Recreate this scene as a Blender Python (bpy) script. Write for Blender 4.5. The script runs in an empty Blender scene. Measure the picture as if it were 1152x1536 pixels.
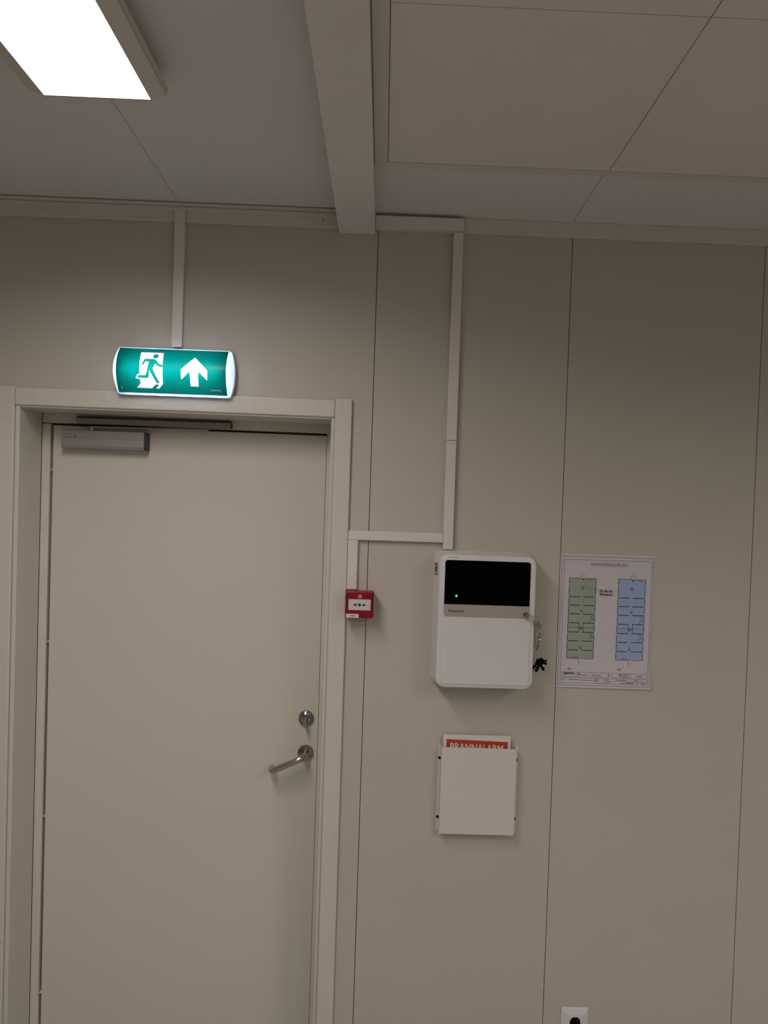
import bpy, bmesh, math, random
from mathutils import Vector, Matrix

random.seed(4)
S = bpy.context.scene
COL = S.collection

# ------------------------------------------------------------------ camera
# wall plane is Y = 0, X to the right, Z up, floor Z = 0 (metres)
YAW, PITCH, ROLL = 0.0194965, -0.0238143, -0.0331478
f = Vector((math.sin(YAW) * math.cos(PITCH), math.cos(YAW) * math.cos(PITCH), math.sin(PITCH)))
r = Vector((math.cos(YAW), -math.sin(YAW), 0))
d = f.cross(r)
r2 = r * math.cos(ROLL) + d * math.sin(ROLL)
d2 = d * math.cos(ROLL) - r * math.sin(ROLL)
cam_data = bpy.data.cameras.new('camera')
cam = bpy.data.objects.new('camera', cam_data)
COL.objects.link(cam)
m = Matrix((r2, -d2, -f)).transposed().to_4x4()
m.translation = Vector((0, -2.32, 1.80))
cam.matrix_world = m
cam_data.sensor_fit = 'AUTO'
cam_data.sensor_width = 36.0
cam_data.lens = 1109.0 / 1536 * 36
cam_data.shift_x = (576 - 594.47) / 1536
cam_data.shift_y = (796.76 - 768) / 1536
cam_data.clip_start = 0.02
S.camera = cam

# ------------------------------------------------------------------ world, light levels, exposure
world = bpy.data.worlds.new('world')
S.world = world
world.use_nodes = True
world.node_tree.nodes['Background'].inputs[0].default_value = (0.02, 0.02, 0.022, 1)
world.node_tree.nodes['Background'].inputs[1].default_value = 0.3
LAMP_COLOR = (1.0, 0.895, 0.835)
LAMP_WATTS = {'a': 18.8, 'b': 18.5, 'c': 27.5, 'd': 18.5}   # light of each ceiling light, left near, left far, right near, right far
LAMP_SPREAD = 162        # prismatic optics: degrees of the beam
DIFFUSER_GLOW = 2.2      # what the lit sheet itself gives off
SIGN_LED = 80.0          # emission of the light tube in the exit sign
S.view_settings.view_transform = 'Standard'
S.view_settings.look = 'None'
S.view_settings.exposure = 0.0
S.view_settings.gamma = 1.0
S.view_settings.use_curve_mapping = False


# ------------------------------------------------------------------ materials
def nt_mat(name):
    ma = bpy.data.materials.new(name)
    ma.use_nodes = True
    return ma, ma.node_tree.nodes, ma.node_tree.links, ma.node_tree.nodes['Principled BSDF']


def paint(name, col, rough=0.5, metal=0.0, var=0.03, scale=6.0, bump=0.0, bscale=400.0, stretch=(1, 1, 1), spec=0.5, coat=0.0):
    ma, N, L, P = nt_mat(name)
    P.inputs['Roughness'].default_value = rough
    P.inputs['Metallic'].default_value = metal
    P.inputs['Specular IOR Level'].default_value = spec
    P.inputs['Coat Weight'].default_value = coat
    tc = N.new('ShaderNodeTexCoord')
    mp = N.new('ShaderNodeMapping')
    mp.inputs['Scale'].default_value = stretch
    L.new(tc.outputs['Object'], mp.inputs['Vector'])
    no = N.new('ShaderNodeTexNoise')
    no.inputs['Scale'].default_value = scale
    no.inputs['Detail'].default_value = 4
    L.new(mp.outputs['Vector'], no.inputs['Vector'])
    cr = N.new('ShaderNodeValToRGB')
    cr.color_ramp.elements[0].position = 0.3
    cr.color_ramp.elements[1].position = 0.7
    cr.color_ramp.elements[0].color = tuple(c * (1 - var) for c in col) + (1,)
    cr.color_ramp.elements[1].color = tuple(min(1, c * (1 + var)) for c in col) + (1,)
    L.new(no.outputs['Fac'], cr.inputs['Fac'])
    L.new(cr.outputs['Color'], P.inputs['Base Color'])
    if bump > 0:
        n2 = N.new('ShaderNodeTexNoise')
        n2.inputs['Scale'].default_value = bscale
        L.new(mp.outputs['Vector'], n2.inputs['Vector'])
        bp = N.new('ShaderNodeBump')
        bp.inputs['Strength'].default_value = bump
        bp.inputs['Distance'].default_value = 0.002
        L.new(n2.outputs['Fac'], bp.inputs['Height'])
        L.new(bp.outputs['Normal'], P.inputs['Normal'])
    return ma


def glow(name, col, strength):
    ma, N, L, P = nt_mat(name)
    N.remove(P)
    e = N.new('ShaderNodeEmission')
    e.inputs[0].default_value = tuple(col) + (1,)
    e.inputs[1].default_value = strength
    L.new(e.outputs[0], N['Material Output'].inputs[0])
    return ma


def translucent(name, tcol, dcol, fac, rough=0.3):
    """back-lit plastic: light from the far side comes through, the near side is a satin surface"""
    ma, N, L, P = nt_mat(name)
    t = N.new('ShaderNodeBsdfTranslucent')
    t.inputs[0].default_value = tuple(tcol) + (1,)
    P.inputs['Base Color'].default_value = tuple(dcol) + (1,)
    P.inputs['Roughness'].default_value = rough
    mx = N.new('ShaderNodeMixShader')
    mx.inputs[0].default_value = fac
    L.new(P.outputs[0], mx.inputs[1])
    L.new(t.outputs[0], mx.inputs[2])
    L.new(mx.outputs[0], N['Material Output'].inputs[0])
    return ma


def clear_plastic(name, gloss=0.12, tint=(1, 1, 1)):
    ma, N, L, P = nt_mat(name)
    N.remove(P)
    t = N.new('ShaderNodeBsdfTransparent')
    t.inputs[0].default_value = tuple(tint) + (1,)
    g = N.new('ShaderNodeBsdfGlossy')
    g.inputs['Roughness'].default_value = 0.08
    fr = N.new('ShaderNodeFresnel')
    fr.inputs[0].default_value = 1.45
    ad = N.new('ShaderNodeMath')
    ad.operation = 'MULTIPLY_ADD'
    ad.inputs[1].default_value = 0.15
    ad.inputs[2].default_value = gloss * 0.2
    L.new(fr.outputs[0], ad.inputs[0])
    mx = N.new('ShaderNodeMixShader')
    L.new(ad.outputs[0], mx.inputs[0])
    L.new(t.outputs[0], mx.inputs[1])
    L.new(g.outputs[0], mx.inputs[2])
    L.new(mx.outputs[0], N['Material Output'].inputs[0])
    return ma


def diffuser_mat(name, col, strength):
    """lit prismatic sheet: tiny prisms modulate the light a little"""
    ma, N, L, P = nt_mat(name)
    N.remove(P)
    tc = N.new('ShaderNodeTexCoord')
    vo = N.new('ShaderNodeTexVoronoi')
    vo.inputs['Scale'].default_value = 420
    vo.inputs['Randomness'].default_value = 0.0
    L.new(tc.outputs['Object'], vo.inputs['Vector'])
    mr = N.new('ShaderNodeMapRange')
    mr.inputs[1].default_value = 0.0
    mr.inputs[2].default_value = 0.8
    mr.inputs[3].default_value = strength * 0.85
    mr.inputs[4].default_value = strength * 1.1
    L.new(vo.outputs['Distance'], mr.inputs[0])
    e = N.new('ShaderNodeEmission')
    e.inputs[0].default_value = tuple(col) + (1,)
    L.new(mr.outputs[0], e.inputs[1])
    L.new(e.outputs[0], N['Material Output'].inputs[0])
    return ma


M = {
    'wall': paint('beige_wall_board', (0.49, 0.467, 0.405), 0.55, var=0.02, scale=3, bump=0.06, bscale=260),
    'backing': paint('dark_joint_backing', (0.16, 0.15, 0.13), 0.9),
    'room': paint('room_wall_paint', (0.52, 0.49, 0.43), 0.7),
    'ceiling': paint('grey_white_ceiling_board', (0.645, 0.64, 0.635), 0.75, var=0.015, scale=3, bump=0.05, bscale=300),
    'ceiling_tile': paint('warm_ceiling_tile', (0.66, 0.625, 0.61), 0.8, var=0.02, scale=5, bump=0.08, bscale=300),
    'beam': paint('beam_paint', (0.67, 0.64, 0.63), 0.5, var=0.02),
    'trim': paint('ceiling_trim_paint', (0.60, 0.57, 0.51), 0.45, var=0.03, stretch=(1, 20, 20)),
    'casing': paint('casing_paint', (0.59, 0.57, 0.515), 0.38, var=0.02, stretch=(20, 20, 1)),
    'door': paint('door_paint', (0.60, 0.585, 0.515), 0.42, var=0.012, scale=2, bump=0.03, bscale=200),
    'frame': paint('door_frame_paint', (0.62, 0.59, 0.51), 0.42),
    'gasket': paint('dark_gasket', (0.05, 0.048, 0.042), 0.8),
    'floor': paint('grey_vinyl_floor', (0.36, 0.355, 0.345), 0.45, var=0.1, scale=40),
    'trunk': paint('white_cable_trunking_plastic', (0.66, 0.63, 0.61), 0.35, var=0.01),
    'white': paint('white_plastic', (0.65, 0.64, 0.65), 0.33, var=0.008),
    'white2': paint('white_cover_plastic', (0.635, 0.625, 0.633), 0.4, var=0.008),
    'powder': paint('white_powder_coated_steel', (0.63, 0.61, 0.57), 0.4, var=0.01),
    'black_gloss': paint('black_gloss_window', (0.0006, 0.0006, 0.0006), 0.1, spec=0.03, var=0.0),
    'black': paint('black_plastic', (0.002, 0.002, 0.002), 0.7, spec=0.12, var=0.0),
    'strip': paint('satin_silver_strip', (0.40, 0.36, 0.34), 0.4, metal=0.25, var=0.02, stretch=(1, 30, 30)),
    'alu': paint('brushed_aluminium', (0.42, 0.41, 0.41), 0.38, metal=0.75, var=0.08, scale=30, stretch=(1, 25, 25)),
    'rail': paint('shaded_anodised_rail', (0.30, 0.285, 0.27), 0.45, metal=0.4, var=0.05, scale=30, stretch=(1, 25, 25)),  # darker copy of the aluminium, shade under the door head put into its colour
    'alu_dark': paint('dark_end_cap', (0.035, 0.033, 0.031), 0.5),
    'steel': paint('brushed_steel', (0.33, 0.29, 0.25), 0.28, metal=1.0, var=0.06, scale=40),
    'chrome': paint('chrome', (0.34, 0.34, 0.36), 0.14, metal=1.0, var=0.02),
    'red': paint('red_plastic', (0.30, 0.001, 0.011), 0.4, spec=0.3, var=0.02),
    'red_frame': paint('dark_red_plastic', (0.26, 0.0008, 0.009), 0.45, spec=0.25, var=0.02),
    'paper': paint('white_paper', (0.575, 0.55, 0.60), 0.75, var=0.012, scale=12),
    'paper2': paint('white_laminated_paper', (0.68, 0.66, 0.65), 0.3, var=0.01),
    'green_print': paint('green_print', (0.30, 0.37, 0.31), 0.75, var=0.03),
    'blue_print': paint('blue_print', (0.31, 0.41, 0.62), 0.75, var=0.03),
    'line_print': paint('dark_line_print', (0.045, 0.055, 0.07), 0.8),
    'frame_print': paint('grey_line_print', (0.19, 0.17, 0.18), 0.8),
    'title_print': paint('grey_lettering_print', (0.24, 0.20, 0.22), 0.8),
    'red_print': paint('red_print', (0.42, 0.075, 0.085), 0.8),
    'dred_print': paint('dark_red_print', (0.10, 0.018, 0.025), 0.8),
    'navy_print': paint('navy_print', (0.03, 0.05, 0.12), 0.8),
    'orange_print': paint('orange_red_print', (0.43, 0.048, 0.008), 0.5, var=0.02),
    'white_print': paint('white_print', (0.72, 0.69, 0.67), 0.5),
    'black_print': paint('black_print', (0.015, 0.014, 0.014), 0.6),
    'pink_print': paint('pale_pink_print', (0.55, 0.33, 0.36), 0.5),
    'sticker': paint('dark_sticker', (0.09, 0.082, 0.075), 0.5),
    'lettering_grey': paint('grey_embossed_lettering', (0.5, 0.49, 0.48), 0.4),
    'plate_dark': paint('dim_brand_plate', (0.24, 0.23, 0.23), 0.4, metal=0.5),
    'chain': paint('steel_chain', (0.40, 0.38, 0.36), 0.25, metal=1.0),
    'nylon': paint('pale_nylon_wire', (0.55, 0.53, 0.49), 0.3),
    'crimp': paint('pale_blue_crimp', (0.50, 0.58, 0.58), 0.4),
    'sign_green': translucent('backlit_green_film', (0.0, 0.067, 0.059), (0.0, 0.050, 0.040), 0.75, 0.28),
    'sign_white': translucent('backlit_white_film', (0.27, 0.28, 0.31), (0.55, 0.56, 0.59), 0.75, 0.28),
    'sign_shell': translucent('backlit_white_shell', (0.62, 0.78, 1.0), (0.66, 0.72, 0.82), 0.75, 0.25),
    'sign_back': paint('grey_white_sign_base', (0.50, 0.49, 0.48), 0.45, var=0.01),
    'sign_led': glow('sign_light_tube', (0.93, 0.98, 1.0), SIGN_LED),
    'led': glow('green_status_lamp', (0.05, 1.0, 0.55), 1.6),
    'lamp_sheet': diffuser_mat('lit_prismatic_sheet', LAMP_COLOR, DIFFUSER_GLOW),
    'lamp_body': paint('lamp_housing_paint', (0.58, 0.555, 0.50), 0.5, var=0.01),
    'clear': clear_plastic('clear_cover_plastic', 0.02),
    'clear_edge': translucent('pale_edge_of_clear_plastic', (0.7, 0.55, 0.55), (0.62, 0.50, 0.50), 0.5),
    'lever_steel': paint('brushed_lever_steel', (0.50, 0.45, 0.395), 0.22, metal=1.0, var=0.05, scale=40),
    'nail': paint('nail_head', (0.16, 0.13, 0.11), 0.6),
}


# ------------------------------------------------------------------ mesh helpers
class B:
    """collects shapes (in world coordinates) and links them as ONE mesh object"""

    def __init__(s):
        s.bm = bmesh.new()

    def merge(s, other):
        me = bpy.data.meshes.new('tmp')
        other.to_mesh(me)
        other.free()
        s.bm.from_mesh(me)
        bpy.data.meshes.remove(me)
        return s

    def box(s, x0, x1, y0, y1, z0, z1, bev=0.0, seg=2, rot=None):
        t = bmesh.new()
        bmesh.ops.create_cube(t, size=1.0)
        bmesh.ops.scale(t, vec=(abs(x1 - x0), abs(y1 - y0), abs(z1 - z0)), verts=t.verts)
        if bev:
            bmesh.ops.bevel(t, geom=t.edges[:], offset=bev, segments=seg, affect='EDGES', profile=0.5)
        if rot:
            bmesh.ops.rotate(t, cent=(0, 0, 0), matrix=rot, verts=t.verts)
        bmesh.ops.translate(t, vec=((x0 + x1) / 2, (y0 + y1) / 2, (z0 + z1) / 2), verts=t.verts)
        return s.merge(t)

    def prism(s, pts, axis, a, b, bev=0.0, seg=2):
        """extrude a 2D outline: axis 'Y' takes (x,z) points, 'X' takes (y,z), 'Z' takes (x,y)"""
        def p3(p, c):
            return {'Y': (p[0], c, p[1]), 'X': (c, p[0], p[1]), 'Z': (p[0], p[1], c)}[axis]
        t = bmesh.new()
        va = [t.verts.new(p3(p, a)) for p in pts]
        vb = [t.verts.new(p3(p, b)) for p in pts]
        n = len(pts)
        t.faces.new(va)
        t.faces.new(vb[::-1])
        for i in range(n):
            t.faces.new((va[i], vb[i], vb[(i + 1) % n], va[(i + 1) % n]))
        bmesh.ops.recalc_face_normals(t, faces=t.faces[:])
        if bev:
            bmesh.ops.bevel(t, geom=t.edges[:], offset=bev, segments=seg, affect='EDGES', profile=0.5)
        return s.merge(t)

    def loft(s, rings, cap0=True, cap1=True):
        t = bmesh.new()
        R = [[t.verts.new(p) for p in ring] for ring in rings]
        n = len(R[0])
        for a, b in zip(R, R[1:]):
            for i in range(n):
                t.faces.new((a[i], a[(i + 1) % n], b[(i + 1) % n], b[i]))
        if cap0:
            t.faces.new(R[0][::-1])
        if cap1:
            t.faces.new(R[-1])
        bmesh.ops.recalc_face_normals(t, faces=t.faces[:])
        return s.merge(t)

    def disc(s, c, rad, axis=(0, -1, 0), h=0.002, seg=24, r2=None, dome=None):
        """short cylinder from c along axis; dome adds stepped rings [(radius, height), ...]"""
        q = Vector(axis).to_track_quat('Z', 'Y')
        c = Vector(c)
        prof = [(rad, 0.0), (rad if r2 is None else r2, h)] if dome is None else dome
        rings = []
        for rr, hh in prof:
            rings.append([c + q @ Vector((rr * math.cos(2 * math.pi * i / seg), rr * math.sin(2 * math.pi * i / seg), hh)) for i in range(seg)])
        return s.loft(rings)

    def tube(s, pts, rad, seg=10, closed=False):
        pts = [Vector(p) for p in pts]
        n = len(pts)
        rings = []
        up = None
        for i, p in enumerate(pts):
            if closed:
                t = (pts[(i + 1) % n] - pts[i - 1]).normalized()
            else:
                t = (pts[min(i + 1, n - 1)] - pts[max(i - 1, 0)]).normalized()
            if up is None:
                up = t.orthogonal().normalized()
            up = (up - t * up.dot(t)).normalized()
            sd = t.cross(up)
            rr = rad[i] if isinstance(rad, (list, tuple)) else rad
            rings.append([p + (up * math.cos(2 * math.pi * k / seg) + sd * math.sin(2 * math.pi * k / seg)) * rr for k in range(seg)])
        if closed:
            rings.append(rings[0])
            return s.loft(rings, False, False)
        return s.loft(rings)

    def poly(s, pts3):
        vs = [s.bm.verts.new(p) for p in pts3]
        s.bm.faces.new(vs)
        return s

    def build(s, name, mat, parent=None, smooth=None):
        bmesh.ops.remove_doubles(s.bm, verts=s.bm.verts[:], dist=1e-6)
        me = bpy.data.meshes.new(name)
        if parent is not None:
            bmesh.ops.translate(s.bm, vec=-wloc(parent), verts=s.bm.verts)
        else:
            # origin at the middle of the piece
            if len(s.bm.verts):
                lo = Vector([min(v.co[i] for v in s.bm.verts) for i in range(3)])
                hi = Vector([max(v.co[i] for v in s.bm.verts) for i in range(3)])
                cen = (lo + hi) / 2
                bmesh.ops.translate(s.bm, vec=-cen, verts=s.bm.verts)
        s.bm.to_mesh(me)
        s.bm.free()
        o = bpy.data.objects.new(name, me)
        COL.objects.link(o)
        if parent is not None:
            o.parent = parent
        else:
            o.location = cen
        me.materials.append(M[mat])
        if smooth is not None:
            for p in me.polygons:
                p.use_smooth = True
            me.set_sharp_from_angle(angle=math.radians(smooth))
        return o


def wloc(o):
    v = Vector((0, 0, 0))
    while o is not None:
        v += Vector(o.location)
        o = o.parent
    return v


def thing(name, label, cat, loc, group=None):
    o = bpy.data.objects.new(name, None)
    o.empty_display_size = 0.05
    COL.objects.link(o)
    o.location = loc
    o['label'] = label
    o['category'] = cat
    if group:
        o['group'] = group
    return o


def structure(name, loc=(0, 0, 0)):
    o = bpy.data.objects.new(name, None)
    o.empty_display_size = 0.05
    COL.objects.link(o)
    o.location = loc
    o['kind'] = 'structure'
    return o


def mark(o, label=None, kind=None, cat=None):
    if label:
        o['label'] = label
    if kind:
        o['kind'] = kind
    if cat:
        o['category'] = cat
    return o


def flat_curve(splines):
    """filled 2D outline (even-odd holes) -> bmesh in the XY plane"""
    cu = bpy.data.curves.new('tmp', 'CURVE')
    cu.dimensions = '2D'
    cu.fill_mode = 'FRONT'
    for pts in splines:
        sp = cu.splines.new('POLY')
        sp.points.add(len(pts) - 1)
        for p, q in zip(sp.points, pts):
            p.co = (q[0], q[1], 0, 1)
        sp.use_cyclic_u = True
    ob = bpy.data.objects.new('tmp', cu)
    me = bpy.data.meshes.new_from_object(ob)
    bm = bmesh.new()
    bm.from_mesh(me)
    bpy.data.objects.remove(ob)
    bpy.data.curves.remove(cu)
    bpy.data.meshes.remove(me)
    return bm


def text_mesh(body, x0, x1, zbase, cap, bold=0.0):
    """lettering fitted between x0 and x1 with the given capital height, lying in XY"""
    cu = bpy.data.curves.new('tmp', 'FONT')
    cu.body = body
    cu.size = 1.0
    cu.offset = bold
    cu.resolution_u = 3
    ob = bpy.data.objects.new('tmp', cu)
    me = bpy.data.meshes.new_from_object(ob)
    bm = bmesh.new()
    bm.from_mesh(me)
    bpy.data.objects.remove(ob)
    bpy.data.curves.remove(cu)
    bpy.data.meshes.remove(me)
    xs = [v.co.x for v in bm.verts]
    lo, hi = min(xs), max(xs)
    capu = 0.70
    for v in bm.verts:
        v.co.x = x0 + (v.co.x - lo) / (hi - lo) * (x1 - x0)
        v.co.y = zbase + v.co.y / capu * cap
        v.co.z = 0
    return bm


def stand(bm, yfun, cuts=()):
    """stand a flat XY outline up on a surface y = yfun(x, z); optional horizontal cuts so it can bend"""
    for c in cuts:
        bmesh.ops.bisect_plane(bm, geom=bm.verts[:] + bm.edges[:] + bm.faces[:], plane_co=(0, c, 0), plane_no=(0, 1, 0))
    for v in bm.verts:
        x, z = v.co.x, v.co.y
        v.co = (x, yfun(x, z), z)
    bmesh.ops.recalc_face_normals(bm, faces=bm.faces[:])
    # face the room
    for fc in bm.faces:
        if fc.normal.y > 0:
            fc.normal_flip()
    return bm


def rrect(x0, x1, z0, z1, rad, seg=6, corners=(1, 1, 1, 1)):
    """rounded rectangle outline, corners order: left-bottom, right-bottom, right-top, left-top"""
    out = []
    cs = [(x0, z0, math.pi, corners[0], 1, 1), (x1, z0, 1.5 * math.pi, corners[1], -1, 1),
          (x1, z1, 0.0, corners[2], -1, -1), (x0, z1, 0.5 * math.pi, corners[3], 1, -1)]
    for cx, cz, a0, on, sx, sz in cs:
        rr = rad if on else rad * 0.02
        for i in range(seg + 1):
            a = a0 + (math.pi / 2) * i / seg
            out.append((cx + sx * rr + rr * math.cos(a), cz + sz * rr + rr * math.sin(a)))
    return out


# ------------------------------------------------------------------ structure: room shell
X0, X1, YB, H = -2.473, 2.999, -7.20, 2.76
OX0, OX1, OZ = -1.1445, -0.1575, 2.0945           # door opening in the wall

wall = B()
wall.box(X0, OX0, 0.010, 0.19, 0, H)
wall.box(OX1, X1, 0.010, 0.19, 0, H)
wall.box(OX0, OX1, 0.010, 0.19, OZ, H)
wall_back = wall.build('wall_back', 'backing')
wall_back['kind'] = 'structure'
seams = [-2.473, -1.865, -1.257, -0.649, -0.041, 0.566, 1.175, 1.783, 2.391, 2.999]
G = 0.00105
for a, b in zip(seams, seams[1:]):
    a += G
    b -= G
    if abs(a - G + 1.257) < 1e-4:
        pts = [(a, 0), (OX0, 0), (OX0, OZ), (b, OZ), (b, H), (a, H)]
    elif abs(a - G + 0.649) < 1e-4:
        pts = [(OX1, 0), (b, 0), (b, H), (a, H), (a, OZ), (OX1, OZ)]
    else:
        pts = [(a, 0), (b, 0), (b, H), (a, H)]
    B().prism(pts, 'Y', 0.0, 0.0098, bev=0.0006, seg=1).build('wall_panel', 'wall', wall_back)

for nm, bx in (('wall_left', (X0 - 0.1, X0, YB, 0.19, 0, H)), ('wall_right', (X1, X1 + 0.1, YB, 0.19, 0, H)),
               ('wall_front', (X0 - 0.1, X1 + 0.1, YB - 0.1, YB, 0, H))):
    B().box(*bx).build(nm, 'room')['kind'] = 'structure'
B().box(X0 - 0.1, X1 + 0.1, YB - 0.1, 0.4, -0.1, 0).build('floor', 'floor')['kind'] = 'structure'

ceil = B().box(X0 - 0.1, X1 + 0.1, YB - 0.1, 0.19, H, H + 0.06).build('ceiling', 'backing')
ceil['kind'] = 'structure'
# smooth boards on the left half
xs = [X0, -1.871, -1.263, -0.6545, -0.150]
for a, b in zip(xs, xs[1:]):
    B().box(a + 0.0007, b - 0.0007, YB + 0.002, -0.002, 2.730, H - 0.0002, bev=0.0005, seg=1).build('ceiling_board', 'ceiling', ceil)
# strip boards along the wall on the right half
xs = [-0.060, 0.5615, 1.17, 1.78, 2.39, X1]
for a, b in zip(xs, xs[1:]):
    B().box(a + 0.0007, b - 0.0007, -0.50, -0.002, 2.723, H - 0.0002, bev=0.0005, seg=1).build('ceiling_board', 'ceiling', ceil)
# hung tile field of the right half with its edge frame
xs = [-0.0155, 0.5595, 1.1375, 1.7155, 2.2935, X1 - 0.002]
ys = [-0.3885, -0.984, -1.5795, -2.175, -2.77, -3.366, -3.962, -4.558, -5.154, -5.750, -6.346, YB + 0.002]
for a, b in zip(xs, xs[1:]):
    for c, e in zip(ys, ys[1:]):
        B().box(a + 0.0009, b - 0.0009, e + 0.0009, c - 0.0009, 2.7065, 2.7218, bev=0.0008, seg=1).build('ceiling_tile', 'ceiling_tile', ceil)
B().prism([(-0.0495, -0.3585), (X1 - 0.002, -0.3585), (X1 - 0.002, -0.3875), (-0.0159, -0.3875)], 'Z', 2.7055, 2.7225, bev=0.0007, seg=1).build('tile_edge_strip', 'trim', ceil)
B().prism([(-0.0495, -0.3592), (-0.0160, -0.3885), (-0.0160, YB + 0.002), (-0.0495, YB + 0.002)], 'Z', 2.7055, 2.7225, bev=0.0007, seg=1).build('tile_edge_strip', 'trim', ceil)
# downstand beam
B().box(-0.1625, -0.0510, YB + 0.001, -0.0005, 2.6635, H - 0.0003, bev=0.0012, seg=2).build('beam', 'beam', ceil)

# boards where wall meets ceiling
t1 = B().box(X0 + 0.001, -0.163, -0.0105, -0.0003, 2.6752, 2.7265, bev=0.0012).build('trim_1', 'trim')
t2 = B().box(-0.0505, X1 - 0.001, -0.0105, -0.0003, 2.6762, 2.7228, bev=0.0012).build('trim_2', 'trim')
prof = [(-0.0106, 2.7070), (-0.0192, 2.7070), (-0.0200, 2.7078), (-0.0200, 2.7168), (-0.0170, 2.7174), (-0.0170, 2.7186), (-0.0262, 2.7190), (-0.0270, 2.7198), (-0.0270, 2.7270), (-0.0106, 2.7272)]
t3 = B().prism(prof, 'X', X0 + 0.001, -0.1632).build('trim_3', 'trim')
for t in (t1, t2, t3):
    t['kind'] = 'structure'
nb = B()
for x, z in ((-0.2131, 2.6973), (-0.1875, 2.7004), (-0.70, 2.690)):
    nb.disc((x, -0.0104, z), 0.0026 if x == -0.2131 else 0.0013, h=0.0004, seg=8)
nb.build('nail_head', 'nail', t1)['kind'] = 'stuff'
nb = B()
for x, z in ((0.2617, 2.6992), (0.5631, 2.7000), (0.9131, 2.7007), (1.1695, 2.6986)):
    nb.disc((x, -0.0104, z), 0.0013, h=0.0004, seg=8)
nb.build('nail_head', 'nail', t2)['kind'] = 'stuff'

# ------------------------------------------------------------------ door
TILT = -0.0042                                     # the head members hang a touch lower on the lock side


def head(o):
    for v in o.data.vertices:
        v.co.z += TILT * (v.co.x + wloc(o).x + 0.65)
    return o


door = structure('door_1', (-0.645, 0.15, 0))
# lining boards of the reveal
B().box(-1.14425, -1.1310, -0.0045, 0.1475, 0.0005, 2.0990, bev=0.0025).build('lining_board', 'casing', door)
B().box(-0.1695, -0.15785, -0.0045, 0.1475, 0.0005, 2.0960, bev=0.0025).build('lining_board', 'casing', door)
head(B().box(-1.1308, -0.1697, -0.0045, 0.1475, 2.0890, 2.1000, bev=0.0025).build('lining_board', 'casing', door))
# casings
B().box(-1.1925, -1.1443, -0.0135, -0.0003, 0.0005, 2.1540, bev=0.004, seg=3).build('casing', 'casing', door)
B().box(-0.1578, -0.1048, -0.0135, -0.0003, 0.0005, 2.1515, bev=0.004, seg=3).build('casing', 'casing', door)
head(B().box(-1.1440, -0.1581, -0.0115, -0.0003, 2.0945, 2.1485, bev=0.004, seg=3).build('casing', 'casing', door))
# frame
B().box(-1.1307, -1.1035, 0.1480, 0.19, 0.0005, 2.0595, bev=0.0015).build('frame_post', 'frame', door)
B().box(-0.1920, -0.1590, 0.1480, 0.19, 0.0005, 2.0595, bev=0.0015).build('frame_post', 'frame', door)
head(B().box(-1.1307, -0.1590, 0.1480, 0.19, 2.0600, 2.0960, bev=0.0015).build('frame_head', 'frame', door))
# dark gap behind the edges of the leaf
gk = B()
gk.box(-1.1034, -1.0900, 0.168, 0.186, 0.03, 2.0590)
gk.box(-0.2000, -0.1921, 0.162, 0.186, 0.03, 2.0530)
gk.box(-1.1034, -0.1921, 0.168, 0.186, 2.0495, 2.0590)
gk.build('gasket', 'gasket', door)
B().box(-1.1034, -0.1896, 0.150, 0.19, 0.0005, 0.025, bev=0.002).build('threshold', 'alu', door)
leaf = B()
leaf.prism([(-1.0948, 0.028), (-0.1932, 0.028), (-0.1932, 2.0502), (-1.0948, 2.0545)], 'Y', 0.1500, 0.1900, bev=0.0012)
leaf = leaf.build('door_leaf', 'door', door)
for z in (1.906, 1.3348, 0.7481, 0.1479):
    B().disc((-1.0994, 0.1680, z), 0.006, h=0.012, seg=12, dome=[(0.0032, 0), (0.0032, 0.012), (0.0022, 0.0165), (0.0006, 0.018)]).build('hinge_stop', 'white', door, smooth=50)
nl = B()
for x, z in ((-1.18, 2.056), (-1.1502, 2.0523), (-0.1116, 2.0609), (-0.1528, 2.0491), (-0.1434, 1.013), (-0.1119, 1.0097), (-0.1482, 1.6382),
             (-0.1096, 1.6354), (-1.1490, 0.4152), (-1.1500, 0.9778)):
    nl.disc((x, -0.0133, z), 0.0014, h=0.0005, seg=8)
for x, z in ((-1.0872, 2.1443), (-1.0842, 2.1010), (-0.2165, 2.1387), (-0.2151, 2.0965), (-0.6241, 2.0985)):
    nl.disc((x, -0.0112, z), 0.0013, h=0.0005, seg=8)
nl.build('nail_head', 'nail', door)['kind'] = 'stuff'
# thumb turn above
hc = (-0.2335, 0.1500, 1.1048)
tt = B().disc(hc, 0.026, dome=[(0.0262, 0), (0.0262, 0.005), (0.0245, 0.0085), (0.0190, 0.0105), (0.0165, 0.0135), (0.0150, 0.0140)], seg=36).build('thumb_turn', 'chrome', door, smooth=35)
kn = B()
kn.loft([[(hc[0] + sx * x, hc[1] - 0.0138 - y, hc[2] + sz * z) for x, z in rrect(-0.0065, 0.0065, -0.0225, 0.0130, 0.0062, 5)]
         for y, sx, sz in ((0, 1.15, 0.80), (0.005, 1.1, 0.80), (0.009, 0.95, 0.92), (0.018, 0.85, 1.0), (0.022, 0.80, 1.0), (0.0245, 0.62, 0.94))])
kn.build('turn_knob', 'chrome', tt, smooth=40)
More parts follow.
